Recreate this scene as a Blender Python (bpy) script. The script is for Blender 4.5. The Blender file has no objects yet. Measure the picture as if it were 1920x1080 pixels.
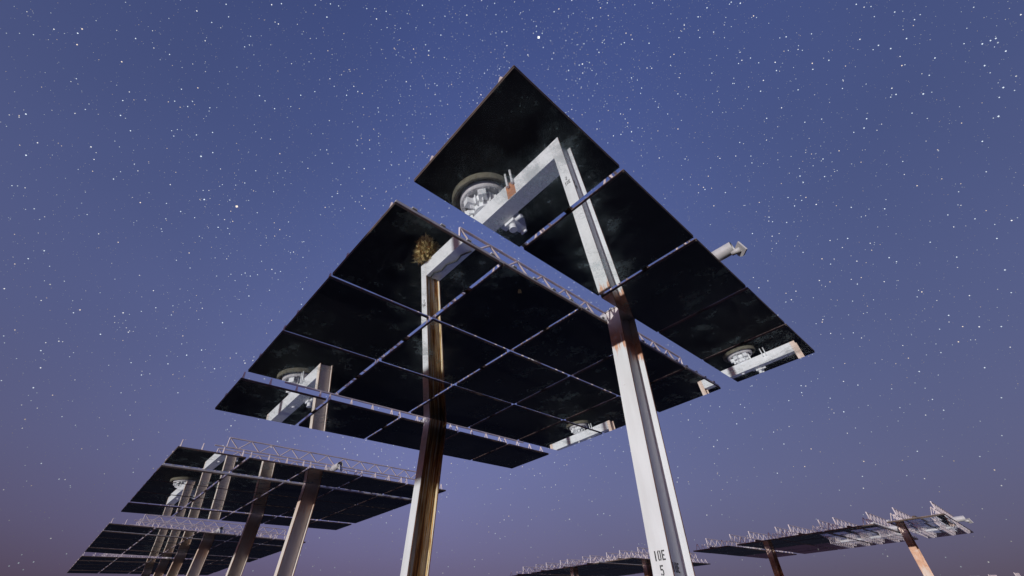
import bpy, bmesh, math, random
from mathutils import Vector, Matrix, Euler
R = math.radians
random.seed(7)
scn = bpy.context.scene
col = scn.collection

# ------------------------------------------------------------------ camera
EYE = 1.5
cd = bpy.data.cameras.new('camera'); cam = bpy.data.objects.new('camera', cd); col.objects.link(cam)
cd.sensor_width = 36.0; cd.lens = 781.29 / 1920 * 36; cd.clip_start = 0.05; cd.clip_end = 30000
PITCH, ROLL = R(41.843), R(0.654)
fw = Vector((0, math.cos(PITCH), math.sin(PITCH))); up0 = Vector((0, -math.sin(PITCH), math.cos(PITCH))); rt0 = Vector((1, 0, 0))
rt = rt0 * math.cos(ROLL) + up0 * math.sin(ROLL); up = -rt0 * math.sin(ROLL) + up0 * math.cos(ROLL)
cam.matrix_world = Matrix(((rt.x, up.x, -fw.x, 0), (rt.y, up.y, -fw.y, 0), (rt.z, up.z, -fw.z, EYE), (0, 0, 0, 1)))
scn.camera = cam
scn.view_settings.view_transform = 'Standard'; scn.view_settings.look = 'None'
scn.view_settings.gamma = 1.0; scn.view_settings.exposure = 0.0; scn.view_settings.use_curve_mapping = False

# axes of the heliostat field: X along a row (towards the camera), Y across the rows
XA = Vector((0.67539, -0.73746, 0)); YA = Vector((0.73746, 0.67539, 0))
# the moon: low, behind the camera
MOON_EL = R(2.9); MOON_SIDE = R(11)
mh = (-YA) * math.cos(MOON_SIDE) + XA * math.sin(MOON_SIDE)
moon_dir = Vector((mh.x * math.cos(MOON_EL), mh.y * math.cos(MOON_EL), math.sin(MOON_EL)))

# ------------------------------------------------------------------ sky
world = bpy.data.worlds.new('World'); scn.world = world; world.use_nodes = True
nt = world.node_tree; nt.nodes.clear()
wo = nt.nodes.new('ShaderNodeOutputWorld'); bg = nt.nodes.new('ShaderNodeBackground')
sky = nt.nodes.new('ShaderNodeTexSky'); sky.sky_type = 'NISHITA'; sky.sun_disc = False
sky.sun_elevation = MOON_EL
sky.sun_rotation = math.atan2(moon_dir.x, moon_dir.y)
sky.altitude = 600; sky.air_density = 1.0; sky.dust_density = 5.0; sky.ozone_density = 3.0
# night airglow: violet blue overhead, paler above the horizon, purple at the horizon, the same all round
def lin(r, g, b): return tuple(((c / 255 + .055) / 1.055) ** 2.4 if c > 10 else c / 255 / 12.92 for c in (r, g, b))
def el(deg): return .5 + .5 * math.sin(R(deg))
tc = nt.nodes.new('ShaderNodeTexCoord'); sx = nt.nodes.new('ShaderNodeSeparateXYZ'); mr = nt.nodes.new('ShaderNodeMath')
mr.operation = 'MULTIPLY_ADD'; mr.inputs[1].default_value = .5; mr.inputs[2].default_value = .5
rp = nt.nodes.new('ShaderNodeValToRGB'); rp.color_ramp.interpolation = 'B_SPLINE'
stops = [(-20, (24, 20, 30)), (0, (42, 32, 48)), (4, (72, 60, 88)), (9, (90, 84, 122)), (15, (95, 97, 139)), (24, (92, 100, 148)), (40, (79, 92, 143)), (56, (68, 82, 134)), (75, (56, 70, 121)), (90, (48, 61, 111))]
e = rp.color_ramp.elements
while len(e) < len(stops): e.new(.5)
for k, (d, c) in zip(e, stops): k.position = el(d); k.color = lin(*c) + (1,)
vn = nt.nodes.new('ShaderNodeTexNoise'); vn.inputs['Scale'].default_value = 2.2; vn.inputs['Detail'].default_value = 3
vm = nt.nodes.new('ShaderNodeMapRange'); vm.inputs['To Min'].default_value = .84; vm.inputs['To Max'].default_value = 1.12
mv = nt.nodes.new('ShaderNodeVectorMath'); mv.operation = 'SCALE'
ns = nt.nodes.new('ShaderNodeVectorMath'); ns.operation = 'MULTIPLY'; ns.inputs[1].default_value = (.105, .050, .042)
add = nt.nodes.new('ShaderNodeVectorMath'); add.operation = 'ADD'
L = nt.links.new
L(tc.outputs['Generated'], sx.inputs[0]); L(sx.outputs['Z'], mr.inputs[0]); L(mr.outputs[0], rp.inputs['Fac'])
L(tc.outputs['Generated'], vn.inputs['Vector']); L(vn.outputs['Fac'], vm.inputs['Value'])
# Milky Way belt on a great circle; also stands in for darkened frame corners
BAND = Vector((.965, .22, -.14)).normalized()
dt = nt.nodes.new('ShaderNodeVectorMath'); dt.operation = 'DOT_PRODUCT'; dt.inputs[1].default_value = BAND
sq = nt.nodes.new('ShaderNodeMath'); sq.operation = 'POWER'; sq.inputs[1].default_value = 2
ab = nt.nodes.new('ShaderNodeMath'); ab.operation = 'ABSOLUTE'
ga = nt.nodes.new('ShaderNodeMath'); ga.operation = 'MULTIPLY'; ga.inputs[1].default_value = -1 / .46 ** 2
ex = nt.nodes.new('ShaderNodeMath'); ex.operation = 'EXPONENT'
ma = nt.nodes.new('ShaderNodeMath'); ma.operation = 'MULTIPLY_ADD'; ma.inputs[1].default_value = .52; ma.inputs[2].default_value = .66
mm = nt.nodes.new('ShaderNodeMath'); mm.operation = 'MULTIPLY'
L(tc.outputs['Generated'], dt.inputs[0]); L(dt.outputs['Value'], ab.inputs[0]); L(ab.outputs[0], sq.inputs[0]); L(sq.outputs[0], ga.inputs[0]); L(ga.outputs[0], ex.inputs[0])
L(ex.outputs[0], ma.inputs[0]); L(ma.outputs[0], mm.inputs[0]); L(vm.outputs[0], mm.inputs[1])
L(rp.outputs['Color'], mv.inputs[0]); L(mm.outputs[0], mv.inputs['Scale'])
L(sky.outputs[0], ns.inputs[0]); L(mv.outputs[0], add.inputs[0]); L(ns.outputs[0], add.inputs[1])
L(add.outputs[0], bg.inputs['Color']); bg.inputs['Strength'].default_value = 1.0
L(bg.outputs[0], wo.inputs['Surface'])

sd = bpy.data.lights.new('moon', 'SUN'); sun = bpy.data.objects.new('moon', sd); col.objects.link(sun)
sd.energy = 2.75; sd.angle = R(0.5); sd.color = (0.975, 0.985, 1.0)
sun.rotation_euler = moon_dir.to_track_quat('Z', 'Y').to_euler()

# ------------------------------------------------------------------ materials
def new_mat(name):
    m = bpy.data.materials.new(name); m.use_nodes = True
    n = m.node_tree.nodes; n.clear(); l = m.node_tree.links
    o = n.new('ShaderNodeOutputMaterial')
    return m, n, l, o
def noise(n, l, scale, detail=4, rough=.6, vec=None, stretch=None, kind='Object'):
    tc = n.new('ShaderNodeTexCoord'); t = n.new('ShaderNodeTexNoise')
    t.inputs['Scale'].default_value = scale; t.inputs['Detail'].default_value = detail; t.inputs['Roughness'].default_value = rough
    src = tc.outputs[kind]
    if stretch:
        mp = n.new('ShaderNodeMapping'); mp.inputs['Scale'].default_value = stretch
        l.new(src, mp.inputs['Vector']); src = mp.outputs[0]
    l.new(src, t.inputs['Vector'])
    return t
def ramp(n, l, src, stops):
    r = n.new('ShaderNodeValToRGB'); e = r.color_ramp.elements
    while len(e) < len(stops): e.new(.5)
    for el, (p, c) in zip(e, stops):
        el.position = p; el.color = tuple(c) + (1,) if len(c) == 3 else c
    l.new(src, r.inputs['Fac']); return r
def mix(n, l, fac, a, b):
    m = n.new('ShaderNodeMix'); m.data_type = 'RGBA'
    if isinstance(fac, (int, float)): m.inputs['Factor'].default_value = fac
    else: l.new(fac, m.inputs['Factor'])
    for s, v in (('A', a), ('B', b)):
        i = [k for k in m.inputs if k.name == s and k.type == 'RGBA'][0]
        if isinstance(v, tuple): i.default_value = v + (1,)
        else: l.new(v, i)
    return [k for k in m.outputs if k.type == 'RGBA'][0]
def principled(n, l, o, base, rough=.5, metal=0, bump=None, bump_d=.002):
    b = n.new('ShaderNodeBsdfPrincipled')
    if isinstance(base, tuple): b.inputs['Base Color'].default_value = base + (1,)
    else: l.new(base, b.inputs['Base Color'])
    if isinstance(rough, (int, float)): b.inputs['Roughness'].default_value = rough
    else: l.new(rough, b.inputs['Roughness'])
    b.inputs['Metallic'].default_value = metal
    if bump is not None:
        bp = n.new('ShaderNodeBump'); bp.inputs['Distance'].default_value = bump_d; bp.inputs['Strength'].default_value = .6
        l.new(bump, bp.inputs['Height']); l.new(bp.outputs[0], b.inputs['Normal'])
    l.new(b.outputs[0], o.inputs['Surface']); return b

def mat_paint(name, base, dirt, rust_amt=.62, rough=.45):
    m, n, l, o = new_mat(name)
    a = noise(n, l, 1.3, 5, .6, stretch=(3, 3, .5)); b = noise(n, l, 9, 6, .7); c = noise(n, l, 60, 2)
    r1 = ramp(n, l, a.outputs['Fac'], [(.4, (0, 0, 0)), (.75, (1, 1, 1))])
    k = mix(n, l, r1.outputs[0], base, dirt)
    r2 = ramp(n, l, b.outputs['Fac'], [(rust_amt, (0, 0, 0)), (rust_amt + .06, (1, 1, 1))])
    k = mix(n, l, r2.outputs[0], k, (.22, .10, .05))
    principled(n, l, o, k, rough, bump=c.outputs['Fac'], bump_d=.0006)
    return m
WHITE = mat_paint('white_paint', (.80, .81, .81), (.70, .71, .71), .74)
WORN_WARM = mat_paint('worn_warm_lit_paint', (.80, .69, .67), (.62, .50, .46), .68)  # pink of the warm light mixed into the truss paint
GALV = mat_paint('pale_steel', (.62, .60, .60), (.44, .42, .41), .66, .5)
BROWN = mat_paint('rusty_brown_steel', (.10, .065, .045), (.05, .035, .03), .60, .7)
EDGE = mat_paint('rust_tinged_edge', (.24, .17, .15), (.09, .055, .045), .60, .6)
DARK = mat_paint('dark_motor_paint', (.045, .05, .055), (.03, .03, .03), .7, .5)

def mat_rust():
    m, n, l, o = new_mat('rust_streaked_paint')
    a = noise(n, l, 1.0, 6, .65, stretch=(14, 14, .45)); b = noise(n, l, 1.0, 5, .7, stretch=(30, 30, 1.2)); c = noise(n, l, 40, 4)
    r = ramp(n, l, a.outputs['Fac'], [(.31, (.03, .016, .01)), (.39, (.22, .085, .022)), (.45, (.58, .25, .06)), (.50, (.70, .52, .22)), (.56, (.80, .76, .62))])
    d = noise(n, l, .55, 3, .5); r2 = ramp(n, l, b.outputs['Fac'], [(.54, (0, 0, 0)), (.64, (1, 1, 1))])
    k = mix(n, l, r2.outputs[0], r.outputs[0], (.10, .045, .018))
    r3 = ramp(n, l, d.outputs['Fac'], [(.50, (0, 0, 0)), (.66, (.75, .75, .75))])
    k = mix(n, l, r3.outputs[0], k, (.025, .014, .008))
    principled(n, l, o, k, .8, bump=c.outputs['Fac'], bump_d=.003)
    return m
RUST = mat_rust()
def mat_post(name, amount, low, high, base=(.80, .81, .81), dirt=(.68, .68, .67)):
    # paint with warm light on the shaded top painted in as ragged orange streaks
    m, n, l, o = new_mat(name)
    a = noise(n, l, 1.3, 5, .6, stretch=(3, 3, .5)); c = noise(n, l, 60, 2)
    r1 = ramp(n, l, a.outputs['Fac'], [(.4, (0, 0, 0)), (.75, (1, 1, 1))])
    k = mix(n, l, r1.outputs[0], base, dirt)
    tc = n.new('ShaderNodeTexCoord'); sx = n.new('ShaderNodeSeparateXYZ'); l.new(tc.outputs['Object'], sx.inputs[0])
    mr = n.new('ShaderNodeMapRange'); top = 5.0367 + 1.5
    mr.inputs['From Min'].default_value = top - low; mr.inputs['From Max'].default_value = top - high
    mr.inputs['To Max'].default_value = .55
    l.new(sx.outputs['Z'], mr.inputs['Value'])
    s = noise(n, l, 1.0, 6, .68, stretch=(16, 16, 1.5))
    ad = n.new('ShaderNodeMath'); ad.operation = 'ADD'; l.new(mr.outputs[0], ad.inputs[0]); l.new(s.outputs['Fac'], ad.inputs[1])
    f = ramp(n, l, ad.outputs[0], [(.86, (0, 0, 0)), (.95, (amount,) * 3)])
    fade = n.new('ShaderNodeMapRange'); fade.inputs['From Min'].default_value = top - .42; fade.inputs['From Max'].default_value = top - .12
    fade.inputs['To Min'].default_value = 1; fade.inputs['To Max'].default_value = .25; l.new(sx.outputs['Z'], fade.inputs['Value'])
    fm = n.new('ShaderNodeMath'); fm.operation = 'MULTIPLY'; l.new(f.outputs[0], fm.inputs[0]); l.new(fade.outputs[0], fm.inputs[1])
    s2 = noise(n, l, 4, 6, .75)
    rc = ramp(n, l, s2.outputs['Fac'], [(.34, (.45, .17, .06)), (.52, (.74, .34, .16)), (.66, (.74, .58, .48))])
    k = mix(n, l, fm.outputs[0], k, rc.outputs[0])
    b = noise(n, l, 9, 6, .7); r2 = ramp(n, l, b.outputs['Fac'], [(.70, (0, 0, 0)), (.78, (1, 1, 1))])
    k = mix(n, l, r2.outputs[0], k, (.24, .12, .06))
    principled(n, l, o, k, .45, bump=c.outputs['Fac'], bump_d=.0006)
    return m
POSTW = mat_post('white_paint_with_warm_shade', .85, 1.3, .45)
POSTR = mat_post('white_paint_with_deep_warm_shade', .42, 2.3, 1.3)
POSTF = mat_post('cream_tan_paint_with_faint_warm_light', .35, 2.2, .5, (.82, .74, .66), (.72, .60, .50))  # warm light tinted into both base and streaks
POSTO = mat_post('tan_paint_with_warm_light', .8, 2.6, 1.2, (.80, .66, .56), (.66, .46, .34))  # far row: stronger orange light put into the paint colour
EDGE_LIT = mat_paint('warm_lit_flange_edge', (.50, .25, .15), (.32, .13, .06), .55, .7)  # orange light on the flange edges, put into their colour

def mat_concrete():
    m, n, l, o = new_mat('weathered_concrete')
    a = noise(n, l, 3, 6, .65); c = noise(n, l, 45, 4)
    r = ramp(n, l, a.outputs['Fac'], [(.35, (.08, .07, .045)), (.65, (.17, .155, .11))])
    principled(n, l, o, r.outputs[0], .9, bump=c.outputs['Fac'], bump_d=.004)
    return m
CONC = mat_concrete()

def mat_mirror():
    m, n, l, o = new_mat('soiled_mirror')
    g = n.new('ShaderNodeBsdfGlossy'); g.inputs['Color'].default_value = (.93, .955, .955, 1); g.inputs['Roughness'].default_value = 0.0
    g2 = n.new('ShaderNodeBsdfGlossy'); g2.inputs['Color'].default_value = (.62, .80, .86, 1); g2.inputs['Roughness'].default_value = .30
    d = n.new('ShaderNodeBsdfDiffuse'); d.inputs['Color'].default_value = (.35, .33, .28, 1)
    oi = n.new('ShaderNodeObjectInfo'); tc = n.new('ShaderNodeTexCoord')
    ad = n.new('ShaderNodeVectorMath'); ad.operation = 'ADD'
    sc = n.new('ShaderNodeMath'); sc.operation = 'MULTIPLY'; sc.inputs[1].default_value = 80
    l.new(oi.outputs['Random'], sc.inputs[0]); l.new(tc.outputs['Object'], ad.inputs[0]); l.new(sc.outputs[0], ad.inputs[1])
    t = n.new('ShaderNodeTexNoise'); t.inputs['Scale'].default_value = 1.7; t.inputs['Detail'].default_value = 8; t.inputs['Roughness'].default_value = .72
    l.new(ad.outputs[0], t.inputs['Vector'])
    r = ramp(n, l, t.outputs['Fac'], [(.40, (.004,) * 3), (.52, (.09,) * 3), (.66, (.5,) * 3)])
    t2 = n.new('ShaderNodeTexNoise'); t2.inputs['Scale'].default_value = 26; t2.inputs['Detail'].default_value = 5; t2.inputs['Roughness'].default_value = .75
    l.new(ad.outputs[0], t2.inputs['Vector'])
    r2 = ramp(n, l, t2.outputs['Fac'], [(.54, (.001,) * 3), (.72, (.05,) * 3)])
    s1 = n.new('ShaderNodeMixShader'); s2 = n.new('ShaderNodeMixShader')
    l.new(r.outputs[0], s1.inputs['Fac']); l.new(g.outputs[0], s1.inputs[1]); l.new(g2.outputs[0], s1.inputs[2])
    l.new(r2.outputs[0], s2.inputs['Fac']); l.new(s1.outputs[0], s2.inputs[1]); l.new(d.outputs[0], s2.inputs[2])
    l.new(s2.outputs[0], o.inputs['Surface'])
    return m
MIRROR = mat_mirror()

def mat_ground():
    m, n, l, o = new_mat('dark_gravel')
    a = noise(n, l, .25, 6, .65); b = noise(n, l, 14, 6, .75); c = noise(n, l, 35, 5, .7)
    r = ramp(n, l, a.outputs['Fac'], [(.3, (.008, .0078, .0078)), (.7, (.017, .016, .0155))])
    r2 = ramp(n, l, b.outputs['Fac'], [(.62, (0, 0, 0)), (.72, (1, 1, 1))])
    k = mix(n, l, r2.outputs[0], r.outputs[0], (.03, .027, .025))
    b_ = principled(n, l, o, k, .95, bump=c.outputs['Fac'], bump_d=.03); b_.inputs['Specular IOR Level'].default_value = .08
    return m
GROUND = mat_ground()
def mat_plain(name, a_, b_, rough=.9):
    m, n, l, o = new_mat(name)
    a = noise(n, l, 6, 4); r = ramp(n, l, a.outputs['Fac'], [(.3, a_), (.7, b_)])
    principled(n, l, o, r.outputs[0], rough); return m
STRAW = mat_plain('dry_straw', (.44, .31, .10), (.66, .54, .24))
TWIG = mat_plain('brown_twig', (.20, .085, .025), (.36, .17, .05))
INK = mat_plain('black_stencil_paint', (.012, .012, .013), (.03, .03, .032), .6)
ORANGE_SHADE = mat_plain('orange_lit_shade', (.46, .17, .07), (.62, .27, .13), .6)  # colour of a shadow stripe filled with orange light
RUBBER = mat_plain('black_rubber', (.012, .012, .012), (.02, .02, .02), .6)

# ------------------------------------------------------------------ mesh helpers
def box(bm, x0, x1, y0, y1, z0, z1, mi=0, M=None):
    vs = [Vector((x, y, z)) for z in (z0, z1) for y in (y0, y1) for x in (x0, x1)]
    if M: vs = [M @ v for v in vs]
    v = [bm.verts.new(p) for p in vs]
    fs = []
    for q in ((0, 2, 3, 1), (4, 5, 7, 6), (0, 1, 5, 4), (2, 6, 7, 3), (0, 4, 6, 2), (1, 3, 7, 5)):
        f = bm.faces.new([v[i] for i in q]); f.material_index = mi; fs.append(f)
    return fs
def cyl(bm, a, b, r, seg=16, mi=0, r2=None, cap=True):
    a = Vector(a); b = Vector(b); d = (b - a).normalized()
    h = d.orthogonal().normalized(); k = d.cross(h); r2 = r if r2 is None else r2
    A_, B_ = [], []
    for i in range(seg):
        t = 2 * math.pi * i / seg; o = h * math.cos(t) + k * math.sin(t)
        A_.append(bm.verts.new(a + o * r)); B_.append(bm.verts.new(b + o * r2))
    for i in range(seg):
        f = bm.faces.new((A_[i], A_[(i + 1) % seg], B_[(i + 1) % seg], B_[i])); f.smooth = seg > 8; f.material_index = mi
    if cap:
        bm.faces.new(A_[::-1]).material_index = mi; bm.faces.new(B_).material_index = mi
def ring_prof(bm, prof, seg=48, mi=0):
    rows = [[bm.verts.new((r * math.cos(2 * math.pi * i / seg), r * math.sin(2 * math.pi * i / seg), z)) for i in range(seg)] for r, z in prof]
    for a, b in zip(rows, rows[1:]):
        for i in range(seg):
            bm.faces.new((a[i], a[(i + 1) % seg], b[(i + 1) % seg], b[i])).material_index = mi
    return rows
def bevel(bm, w, seg=1):
    bmesh.ops.bevel(bm, geom=list(bm.edges), offset=w, segments=seg, affect='EDGES', profile=.7)
def mesh(name, bm, mats):
    me = bpy.data.meshes.new(name); bmesh.ops.recalc_face_normals(bm, faces=list(bm.faces)); bm.to_mesh(me); bm.free()
    for m in mats: me.materials.append(m)
    return me
def obj(name, me, parent=None, M=None, label=None):
    o = bpy.data.objects.new(name, me); col.objects.link(o)
    if parent: o.parent = parent
    if M is not None: o.matrix_local = M
    if label: o['label'] = label
    return o
def tag(o, label, cat, group=None):
    o['label'] = label; o['category'] = cat
    if group: o['group'] = group

# ------------------------------------------------------------------ ground
G1, G2 = math.tan(R(0.385)), math.tan(R(-0.555))
C0 = Vector((0.0363, 8.9969, 0))
def ground_z(x, y):
    d = Vector((x, y, 0)) - C0; a = -d.dot(XA); b = d.dot(YA); r2 = d.length_squared
    return (G1 * a + G2 * b) * math.exp(-r2 / 260 ** 2)
def build_ground():
    N = 90; bm = bmesh.new(); g = []
    def s(t): return math.copysign(abs(t) ** 2.6, t) * 9000 + t * 110
    for j in range(N + 1):
        row = []
        for i in range(N + 1):
            x = s(2 * i / N - 1); y = s(2 * j / N - 1) + 10
            row.append(bm.verts.new((x, y, ground_z(x, y))))
        g.append(row)
    for j in range(N):
        for i in range(N):
            f = bm.faces.new((g[j][i], g[j][i + 1], g[j + 1][i + 1], g[j + 1][i])); f.smooth = True
    o = obj('ground', mesh('ground', bm, [GROUND])); o['kind'] = 'structure'
build_ground()

# ------------------------------------------------------------------ stars
def pix_dir(x, y):
    return (rt * (x - 960) + up * (540 - y) + fw * 781.29).normalized()
def build_stars():
    rng = random.Random(11)
    m, n, l, o = new_mat('starlight')
    at = n.new('ShaderNodeAttribute'); at.attribute_name = 'tint'
    em = n.new('ShaderNodeEmission'); l.new(at.outputs['Color'], em.inputs['Color']); em.inputs['Strength'].default_value = 1.0
    l.new(em.outputs[0], o.inputs['Surface'])
    m.cycles.emission_sampling = 'NONE'
    D = 9000.0
    verts, faces, cols = [], [], []
    def star(d, ang, c):
        r = D * ang; h = d.orthogonal().normalized(); k = d.cross(h); p = d * D
        b = len(verts)
        verts.extend([p + h * r, p - h * r, p + k * r, p - k * r, p + d * r, p - d * r])
        for q in ((0, 2, 5), (2, 1, 5), (1, 3, 5), (3, 0, 5), (2, 0, 4), (1, 2, 4), (3, 1, 4), (0, 3, 4)):
            faces.append((b + q[0], b + q[1], b + q[2]))
        cols.extend([c] * 6)
    def tint(s, w=None):
        w = rng.random() if w is None else w
        base = (.80, .90, 1.0) if w < .55 else ((1, 1, 1) if w < .86 else (1.0, .84, .68))
        return tuple(s * q for q in base) + (1,)
    band = BAND       # pole of the denser belt of faint stars
    cnt = 0
    while cnt < 60000:
        z = rng.uniform(-.02, 1); t = rng.uniform(0, 2 * math.pi); s = math.sqrt(1 - z * z)
        d = Vector((s * math.cos(t), s * math.sin(t), z))
        dens = .45 + .55 * math.exp(-(d.dot(band) / .3) ** 2)
        if rng.random() > dens * (1 if z > .3 else .35 + 2.1 * max(z, 0)): continue
        cnt += 1
        u = rng.random()
        ext = min(1, .12 + 1.9 * max(z, 0))
        mag = .10 + .75 * u ** 9
        star(d, .00038 + .0007 * u ** 6, tint((mag + .16) * 1.25 * ext))
    for i in range(380):
        z = rng.uniform(.02, 1); t = rng.uniform(0, 2 * math.pi); s = math.sqrt(1 - z * z)
        d = Vector((s * math.cos(t), s * math.sin(t), z)); ext = min(1, .15 + 1.6 * z)
        star(d, rng.uniform(.0005, .0012), tint(rng.uniform(.45, 1.1) * ext))
    for cx, cy, sp, k in ((1098, 112, 55, 60), (440, 352, 60, 40), (236, 608, 11, 9), (1080, 40, 60, 40), (820, 60, 110, 90), (1500, 320, 60, 30), (760, 180, 120, 90)):
        for i in range(k):
            star(pix_dir(cx + rng.gauss(0, sp), cy + rng.gauss(0, sp)), rng.uniform(.0004, .0009), tint(rng.uniform(.35, .9)))
    known = [(1010, 70, 3.4, 1), (444, 387, 2.9, 2), (377, 293, 1.8, 0), (399, 286, 1.4, 0), (383, 374, 1.8, 0), (431, 375, 1.3, 0), (804, 95, 1.6, 0), (613, 32, 1.5, 0),
        (497, 189, 1.3, 0), (459, 343, 1.3, 0), (442, 347, 1.1, 0), (417, 346, 1.1, 0), (381, 357, 1.1, 0), (361, 190, 1.2, 0), (326, 255, 1.2, 0), (322, 245, 1.1, 0), (623, 306, 1.3, 0),
        (734, 285, 1.2, 0), (711, 301, 1.2, 0), (83, 470, 1.3, 0), (427, 428, 1.2, 0), (541, 416, 1.2, 0), (365, 408, 1.2, 0), (311, 410, 1.1, 0), (516, 512, 1.2, 0), (483, 515, 1.2, 0),
        (453, 515, 1.1, 0), (433, 514, 1.1, 0), (318, 102, 1.2, 0), (470, 68, 1.1, 0), (397, 42, 1.2, 0), (424, 8, 1.3, 0), (635, 11, 1.2, 0), (780, 52, 1.1, 0),
        (1066, 132, 1.7, 0), (1092, 120, 1.8, 1), (1086, 122, 1.4, 0), (1105, 117, 1.4, 0), (1110, 132, 1.3, 0), (1087, 148, 1.4, 0), (1062, 149, 1.4, 0), (1120, 157, 1.4, 0), (1123, 98, 1.4, 0),
        (1095, 82, 1.3, 0), (1082, 84, 1.1, 0), (1061, 76, 1.3, 0), (1203, 165, 1.3, 0), (1201, 175, 1.3, 0), (1195, 150, 1.2, 0), (1217, 81, 1.5, 0), (1271, 176, 1.4, 0), (1426, 171, 1.5, 0),
        (1500, 330, 1.5, 0), (1506, 342, 1.3, 0), (1546, 331, 1.4, 0), (1543, 298, 1.4, 0), (1511, 370, 1.3, 2), (1620, 240, 1.5, 0), (1474, 69, 1.4, 0), (1462, 71, 1.1, 0), (1554, 113, 1.4, 0),
        (1524, 130, 1.4, 0), (1647, 85, 1.4, 0), (1670, 91, 1.4, 0), (1637, 93, 1.1, 0), (1867, 72, 1.4, 0), (1857, 76, 1.3, 0), (1846, 123, 1.4, 0), (1881, 164, 1.5, 0), (1731, 176, 1.6, 0),
        (1872, 218, 1.6, 0), (1680, 177, 1.4, 0), (1670, 182, 1.2, 0), (1388, 6, 1.6, 0), (1371, 4, 1.4, 0), (1710, 212, 1.2, 0), (1509, 229, 1.3, 0), (1387, 267, 1.3, 0), (1475, 417, 1.4, 0),
        (1360, 361, 1.4, 0), (1667, 483, 1.4, 0), (1869, 447, 1.3, 0), (1744, 454, 1.2, 0), (1039, 22, 1.4, 0), (1502, 723, 1.3, 0), (1582, 772, 1.4, 0), (1503, 736, 1.3, 0), (1440, 670, 1.2, 0), (1479, 751, 1.2, 0)]
    for x, y, s, w in known:
        star(pix_dir(x, y), (.00078 * s ** 1.1), tint(min(1.3, .75 + .2 * s), {0: .2, 1: .7, 2: .95}[w]))
    me = bpy.data.meshes.new('stars'); me.from_pydata(verts, [], faces)
    ca = me.color_attributes.new('tint', 'FLOAT_COLOR', 'POINT')
    ca.data.foreach_set('color', [q for c in cols for q in c])
    me.materials.append(m)
    s = obj('stars', me); s['kind'] = 'stuff'; s['label'] = 'countless white stars scattered over the violet blue night sky'; s['category'] = 'stars'
build_stars()

# ------------------------------------------------------------------ heliostat meshes
FL, DP, TF, TW = .29, .57, .028, .022      # beam section: flange width, depth, thicknesses
AXIS = 5.0367 + EYE                        # height of the mirror plane over the yoke
BEAM0, BEAM1 = .79, 1.40
PX = 3.20                                  # posts at +-PX
PITCHW = 1.905; GAP = .10; SLOT = .47; TH = .045

def post_mesh(rusty, paint):
    bm = bmesh.new(); z0, z1 = BEAM0, AXIS + .30
    zt = .12
    for y0 in (-DP / 2, DP / 2 - TF):
        fs = box(bm, -FL / 2, FL / 2, y0, y0 + TF, z0, z1 - zt)              # flanges, warm light painted on their edges
        fs[4].material_index = fs[5].material_index = 2
    mi = 1 if rusty else 0
    box(bm, -TW / 2, TW / 2, -DP / 2 + TF, DP / 2 - TF, z0, z1 - zt, mi)      # web
    if rusty:                                                               # stained inner faces
        for s in (-1, 1):
            box(bm, min(s * TW / 2, s * (FL / 2 - .004)), max(s * TW / 2, s * (FL / 2 - .004)), DP / 2 - TF - .003, DP / 2 - TF, z0, z1 - zt, 1)
    return mesh('post', bm, [paint, RUST, EDGE_LIT])
def cap_mesh():
    bm = bmesh.new(); z = AXIS + .30 - .12
    # saddle plate with rounded cheek carrying the tube
    box(bm, -.17, .17, -.30, .30, z, z + .025)
    for s in (-1, 1):
        c = []
        for i in range(13):
            t = math.pi * i / 12; c.append((.17 * math.cos(t), z + .10 + .17 * math.sin(t)))
        pts = [(.22, z + .025)] + c + [(-.22, z + .025)]
        a = [bm.verts.new((s * .12 - .012, y, zz)) for y, zz in pts]; b = [bm.verts.new((s * .12 + .012, y, zz)) for y, zz in pts]
        bm.faces.new(a); bm.faces.new(b[::-1])
        for i in range(len(a)): bm.faces.new((a[i], a[(i + 1) % len(a)], b[(i + 1) % len(a)], b[i]))
    cyl(bm, (-.19, 0, AXIS + .235), (.19, 0, AXIS + .235), .155, 20)
    return mesh('bearing', bm, [GALV])
def beam_mesh():
    bm = bmesh.new(); e = PX - FL / 2 - .001
    box(bm, -e, e, -DP / 2, DP / 2, BEAM0, BEAM1)
    bevel(bm, .008, 1)
    for x in (-2.2, -1.1, 1.1, 2.2):
        box(bm, x - .012, x + .012, -DP / 2 - .02, -DP / 2, BEAM0 + .02, BEAM0 + .07)
    cyl(bm, (-.35, .05, BEAM1), (-.35, .05, BEAM1 + .07), .09, 16)
    return mesh('base_beam', bm, [WHITE])
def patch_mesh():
    bm = bmesh.new(); box(bm, 1.22, 1.56, -DP / 2 - .003, -DP / 2, BEAM0 + .012, BEAM1 - .012); return mesh('orange_shade_stripe', bm, [ORANGE_SHADE])  # orange lit shadow stripe painted onto the beam as a thin plate
def cable_mesh():
    bm = bmesh.new(); pts = [(-1.15, .20, 1.425), (-1.5, .05, 1.425), (-1.8, .10, 1.425), (-2.15, -.06, 1.425), (-2.5, -.02, 1.425), (-2.75, -.16, 1.425), (-3.0, -.12, 1.425)]
    for a, b in zip(pts, pts[1:]): cyl(bm, a, b, .024, 8)
    return mesh('cable', bm, [RUBBER])
def pad_mesh():
    bm = bmesh.new(); rows = ring_prof(bm, [(1.06, -.35), (1.05, .19), (1.03, .22), (.97, .22), (.95, .20), (.94, .10)], 56)
    rows = ring_prof(bm, [(.94, .10), (.82, .09), (.70, .12)], 56, 1)
    bm.faces.new(rows[-1]).material_index = 1; return mesh('foundation', bm, [CONC, BROWN])
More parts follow.
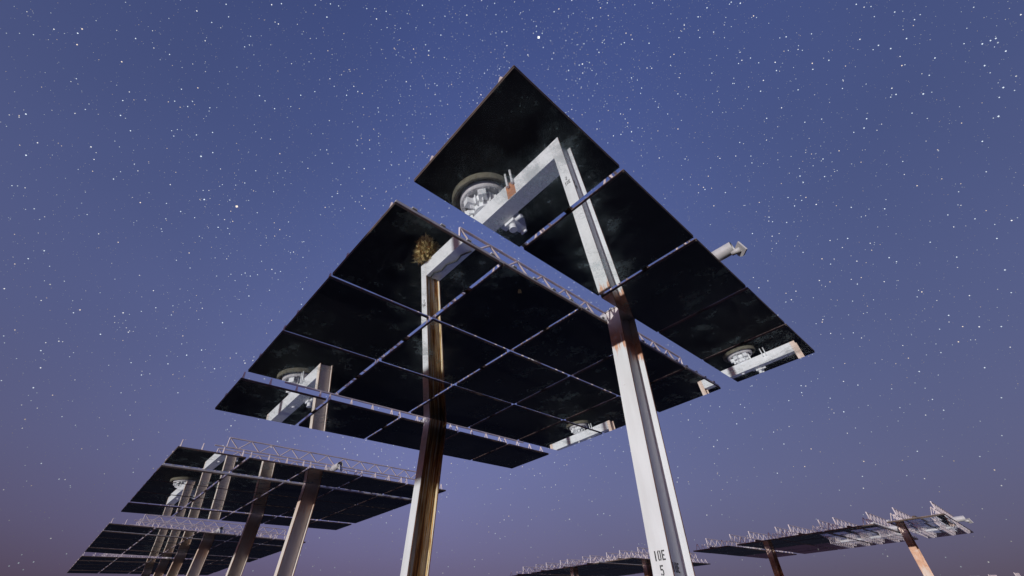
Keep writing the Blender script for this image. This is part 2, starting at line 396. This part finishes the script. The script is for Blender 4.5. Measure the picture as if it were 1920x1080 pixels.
def slew_mesh():
    bm = bmesh.new(); rows = ring_prof(bm, [(.80, .10), (.80, .30), (.77, .33), (.66, .33), (.66, .26), (.50, .26)], 56)
    for i in range(24):
        t = 2 * math.pi * i / 24; cyl(bm, (.715 * math.cos(t), .715 * math.sin(t), .33), (.715 * math.cos(t), .715 * math.sin(t), .365), .022, 6)
    return mesh('slewing_ring', bm, [GALV])
def drive_mesh():
    bm = bmesh.new()
    cyl(bm, (0, 0, .22), (0, 0, .55), .52, 32, r2=.46); cyl(bm, (0, 0, .55), (0, 0, BEAM0 - .002), .40, 32)
    for i in range(14):
        t = 2 * math.pi * i / 14; M = Matrix.Rotation(t, 4, 'Z')
        box(bm, .38, .56, -.018, .018, .30, .72, 0, M)
    for a in (200, 255, 310):
        M = Matrix.Rotation(R(a), 4, 'Z'); box(bm, .42, .70, -.13, .13, .34, .58, 0, M)
    return mesh('drive_housing', bm, [WHITE])
def motor_mesh():
    bm = bmesh.new()
    box(bm, .42, .80, .30, .62, .95, 1.50); cyl(bm, (.60, .46, 1.50), (.60, .46, 1.66), .11, 20); cyl(bm, (.60, .46, 1.66), (.60, .46, 1.70), .13, 20)
    box(bm, .20, .42, .34, .58, 1.0, 1.38); cyl(bm, (.80, .46, 1.42), (1.02, .46, 1.42), .07, 14)
    box(bm, .46, .76, .62, .92, 1.05, 1.46); box(bm, .50, .72, .92, .97, 1.1, 1.56)
    return mesh('gear_motor', bm, [WHITE])
def cabinet_mesh():
    bm = bmesh.new(); box(bm, -.06, .50, .98, 1.36, .45, .92); bevel(bm, .015, 2)
    return mesh('control_box', bm, [DARK])
def rod_mesh():
    bm = bmesh.new(); cyl(bm, (0, 0, .45), (0, 0, .98), .035, 10); cyl(bm, (0, 0, .98), (0, 0, 1.02), .05, 10); box(bm, -.03, .03, 0, .088, .82, .90)
    return mesh('guide_rod', bm, [WHITE])
def tube_mesh():
    bm = bmesh.new(); cyl(bm, (-5.45, 0, .235), (5.60, 0, .235), .11, 24, cap=False)
    for s, x in ((-1, -5.45), (1, 5.60)):
        cyl(bm, (x, 0, .235), (x - s * .3, 0, .235), .095, 24, cap=False)
        ring = []
    cyl(bm, (-5.2, 0, .235), (-5.19, 0, .235), .1, 20); cyl(bm, (5.2, 0, .235), (5.21, 0, .235), .1, 20)
    return mesh('torque_tube', bm, [GALV])
def endbracket_mesh():
    bm = bmesh.new(); M = Matrix.Translation((5.69, -.01, .11)) @ Matrix.Rotation(R(40), 4, 'Z') @ Matrix.Rotation(R(-20), 4, 'Y')
    pts = [(-.10, -.10), (.04, -.10)] + [(.04 + .10 * math.sin(t), -.10 * math.cos(t)) for t in [math.pi * i / 8 for i in range(1, 8)]] + [(.04, .10), (-.10, .10)]
    a = [bm.verts.new(M @ Vector((-.014, y, z))) for y, z in pts]; b = [bm.verts.new(M @ Vector((.014, y, z))) for y, z in pts]
    bm.faces.new(a); bm.faces.new(b[::-1])
    for i in range(len(a)): bm.faces.new((a[i], a[(i + 1) % len(a)], b[(i + 1) % len(a)], b[i]))
    cyl(bm, (5.54, 0, .13), (5.69, -.01, .11), .045, 12)
    return mesh('end_bracket', bm, [GALV])
TB, TT, TS, TE = .33, .64, -3.66, 3.66
def truss_mesh():
    bm = bmesh.new(); n = 11; p = (TE - TS) / n
    r = .019
    cyl(bm, (0, TS, TT), (0, TE, TT), .024, 6); cyl(bm, (0, TS - .35, TB), (0, TE + .35, TB), .025, 6)
    cyl(bm, (0, TS, TB), (0, TS, TT), r, 5); cyl(bm, (0, TE, TB), (0, TE, TT), r, 5)
    for i in range(n):
        y = TS + p * i
        cyl(bm, (0, y, TT), (0, y + p / 2, TB), r, 5); cyl(bm, (0, y + p / 2, TB), (0, y + p, TT), r, 5)
    for y in [k * (PITCHW + GAP) + s * .75 for k in (-2, -1, 0, 1, 2) for s in (-1.17, -.4, .4, 1.17)]:
        cyl(bm, (0, y, TB), (-.11, y, TH), .016, 5); cyl(bm, (0, y, TB), (.11, y, TH), .016, 5)
    return mesh('truss', bm, [WORN_WARM])
def rail_mesh():
    bm = bmesh.new(); box(bm, -.05, .05, -4.9, 4.9, TH + .002, TH + .075); return mesh('back_rail', bm, [BROWN])
def edge_rail_mesh():
    bm = bmesh.new(); box(bm, -.03, .03, -4.95, 4.95, TH + .002, TH + .06)
    for i in range(20): box(bm, -.05, .05, -4.7 + i * .49, -4.62 + i * .49, TH + .06, TH + .085)
    return mesh('edge_rail', bm, [GALV])
def mirror_mesh():
    bm = bmesh.new(); h = PITCHW / 2
    fs = box(bm, -h, h, -h, h, 0, TH)
    fs[0].material_index = 0                         # the silvered underside
    for f in fs[1:]: f.material_index = 1
    fs[1].material_index = 2
    return mesh('mirror_panel', bm, [MIRROR, BROWN, GALV])
def lip_mesh():
    bm = bmesh.new(); h = PITCHW / 2
    for x0, x1, y0, y1 in ((-h, h, -h - .006, -h), (-h, h, h, h + .006), (-h - .006, -h, -h, h), (h, h + .006, -h, h)):
        box(bm, x0, x1, y0, y1, TH - .010, TH + .006)
    return mesh('edge_strip', bm, [EDGE])

# stencil lettering: strokes in a 4 x 7 cell
GLYPH = {'1': [(1.2, 0, 2.5, 7)],
         '0': [(0, .7, 1.1, 6.3), (2.5, .7, 3.6, 6.3), (.5, 0, 1.5, 1), (2.1, 0, 3.1, 1), (.5, 6, 1.5, 7), (2.1, 6, 3.1, 7)],
         'E': [(0, 0, 1.2, 7), (1.5, 0, 3.6, 1.1), (1.5, 3, 3.0, 4.1), (1.5, 5.9, 3.6, 7)],
         '5': [(0, 3.6, 1.1, 7), (1.4, 5.9, 3.6, 7), (.6, 3.4, 2.9, 4.4), (2.5, .8, 3.6, 3.5), (1.7, 0, 3.1, 1.0), (0, .2, 1.2, 1.5)]}
def text_mesh(lines, h, wf=.78):
    bm = bmesh.new(); u = h / 7; v = u * wf; zz = 0
    for ln in lines:
        w = len(ln) * 4.7 * v - 1.1 * v; x = -w / 2
        for ch in ln:
            for x0, z0, x1, z1 in GLYPH[ch]: box(bm, x + x0 * v, x + x1 * v, -.0025, 0, zz + z0 * u, zz + z1 * u)
            x += 4.7 * v
        zz -= h * 1.42
    return mesh('lettering', bm, [INK])

ME = dict(post=post_mesh(False, POSTW), fpost=post_mesh(False, POSTF), opost=post_mesh(False, POSTO), rpost=post_mesh(True, POSTR), cap=cap_mesh(), beam=beam_mesh(), pad=pad_mesh(), slew=slew_mesh(), drive=drive_mesh(), motor=motor_mesh(), cab=cabinet_mesh(),
          rod=rod_mesh(), tube=tube_mesh(), brk=endbracket_mesh(), erail=edge_rail_mesh(), patch=patch_mesh(), cable=cable_mesh(), truss=truss_mesh(), rail=rail_mesh(), mirror=mirror_mesh(), lip=lip_mesh(), text=text_mesh(['10E', '5'], .115))

ROWX = [-(SLOT + 2 * PITCHW + GAP), -(PITCHW + GAP), 0, PITCHW + GAP, SLOT + 2 * PITCHW + GAP]
TRUSSDX = .68
def heliostat(a, b, tilt, slope, label, rusty_far=False, text=False):
    rng = random.Random(int(a * 31 + b * 17) + 5)
    c = C0 - XA * a + YA * b
    root = bpy.data.objects.new('heliostat', None); col.objects.link(root)
    root.location = (c.x, c.y, ground_z(c.x, c.y)); root.rotation_euler = (0, 0, math.atan2(XA.y, XA.x))
    tag(root, label, 'heliostat', 'heliostats standing in rows')
    I = Matrix.Identity(4)
    obj('foundation', ME['pad'], root); obj('slewing_ring', ME['slew'], root); obj('drive_housing', ME['drive'], root)
    obj('gear_motor', ME['motor'], root); obj('control_box', ME['cab'], root)
    for x in (1.36, 1.56): obj('guide_rod', ME['rod'], root, Matrix.Translation((x, -.37, 0)))
    bb = obj('base_beam', ME['beam'], root)
    if text: obj('orange_shade_stripe', ME['patch'], bb); obj('cable', ME['cable'], bb)
    for x in (PX, -PX):
        rp = rusty_far and x < 0
        p = obj('post', ME['rpost' if rp else 'post' if text else 'opost' if b > 1 else 'fpost'], root, Matrix.Translation((x, 0, 0)), 'rust streaked steel post with dark oily stains' if rp else None)
        obj('bearing', ME['cap'], p)
        if text:
            obj('lettering', ME['text'], p, Matrix.Translation((-.0 if x > 0 else 0, -DP / 2, EYE + .998)))
            if x > 0: obj('lettering', ME['text'], p, Matrix.Translation((TW / 2, .06, EYE + .90)) @ Matrix.Rotation(R(90), 4, 'Z'))
    A = Matrix.Translation((0, 0, AXIS)) @ Matrix.Rotation(-slope, 4, 'Y') @ Matrix.Rotation(tilt, 4, 'X')
    t = obj('torque_tube', ME['tube'], root, A); obj('end_bracket', ME['brk'], t)
    for x in (ROWX[3] + PITCHW / 2 - .035, ROWX[4] - PITCHW / 2 + .035): obj('edge_rail', ME['erail'], root, A @ Matrix.Translation((x, 0, 0)))
    for x in ROWX:
        for s in (-1, 1): obj('truss', ME['truss'], root, A @ Matrix.Translation((x + s * TRUSSDX, 0, 0)))
        obj('back_rail', ME['rail'], root, A @ Matrix.Translation((x, 0, 0)))
        for j in (-2, -1, 0, 1, 2):
            M = A @ Matrix.Translation((x, j * (PITCHW + GAP), rng.uniform(-.004, .004))) @ Euler((R(rng.gauss(0, .1)), R(rng.gauss(0, .1)), 0)).to_matrix().to_4x4()
            m = obj('mirror_panel', ME['mirror'], root, M)
            obj('edge_strip', ME['lip'], m)
    return root

S1, S2 = 14.9, 23.5
T0 = R(5.233)
heliostat(0, 0, T0, R(.82), 'nearest heliostat overhead, its mirrors facing down, stencilled 10E 5 on the post', True, True)
heliostat(S1, 0, R(4.28), R(-.3), 'heliostat right behind the nearest one, lower left, lattice trusses along its top')
heliostat(2 * S1, 0, R(2.9), R(-.3), 'third heliostat from the camera in the left row, partly behind the second')
heliostat(3 * S1 - 3, 0, R(4.5), R(-.3), 'farthest heliostat of the left row, low at the bottom left edge')
heliostat(.45, S2, R(4.6), R(0), 'heliostat seen nearly edge on at the lower right, orange lit post')
heliostat(S1 + .13, S2, R(4.3), R(0), 'small distant heliostat behind the lettered post, seen edge on')
heliostat(0, -S2, R(5.2), R(0), 'heliostat behind the camera whose shadow bands the rust streaked post')
heliostat(S1, -S2, R(5.2), R(0), 'heliostat behind and left of the camera whose shadow bands the second heliostat')
heliostat(.2, 2 * S2, R(5.5), R(0), 'most distant heliostat at the bottom right corner, only its top showing')

# ------------------------------------------------------------------ small things on the ground
def local(x, y, z=0):
    c = C0 + XA * x + YA * y; return Vector((c.x, c.y, ground_z(c.x, c.y) + z))
def bush(name, pos, rad, h, n, mats, seed, label, cat):
    rng = random.Random(seed); bm = bmesh.new()
    for i in range(n):
        t = rng.uniform(0, 2 * math.pi); r0 = rad * .35 * rng.random(); r1 = rad * rng.uniform(.4, 1)
        a = Vector((r0 * math.cos(t), r0 * math.sin(t), 0)); t2 = t + rng.uniform(-.6, .6)
        r1 *= .72 + .28 * math.sin(2.3 * t2 + seed) ; b = Vector((r1 * math.cos(t2), r1 * math.sin(t2), h * rng.uniform(.35, 1) * (1.15 - .7 * (r1 / rad) ** 2)))
        m_ = (a + b) / 2 + Vector((rng.uniform(-.1, .1) * rad, rng.uniform(-.1, .1) * rad, .12 * h))
        w = rng.uniform(.009, .022) * (1 + rad); s = Vector((-math.sin(t2), math.cos(t2), rng.uniform(-.5, .5))) * w
        k = 0 if rng.random() < .6 else 1
        v = [bm.verts.new(q) for q in (a - s, a + s, m_ - s, m_ + s, b)]
        for q in ((0, 1, 3, 2), (2, 3, 4)):
            bm.faces.new([v[j] for j in q]).material_index = k
        for q_ in range(3):
            e = m_.lerp(b, rng.random()); tip = e + Vector((rng.gauss(0, .14), rng.gauss(0, .14), rng.gauss(.03, .09))) * rad
            s2 = s * .8; v = [bm.verts.new(q) for q in (e - s2, e + s2, tip)]; bm.faces.new(v).material_index = k
    me = bpy.data.meshes.new(name); bm.to_mesh(me); bm.free()
    for m in mats: me.materials.append(m)
    o = obj(name, me); o.location = pos; tag(o, label, cat); return o
bush('dry_bush', local(-2.9, -.38, 0), .62, .80, 3200, [STRAW, TWIG], 3, 'round dry brown bush mirrored at the foot of the rust streaked post', 'bush')
bush('grass_tuft', local(-3.12, 4.71, 0), .16, .12, 40, [STRAW, STRAW], 4, 'small straw tuft mirrored in a middle panel of the nearest heliostat', 'grass')
bush('grass_tuft', local(-13.7, .7, 0), .28, .3, 70, [STRAW, STRAW], 5, 'small pale tuft mirrored beside the base of the second heliostat', 'grass')
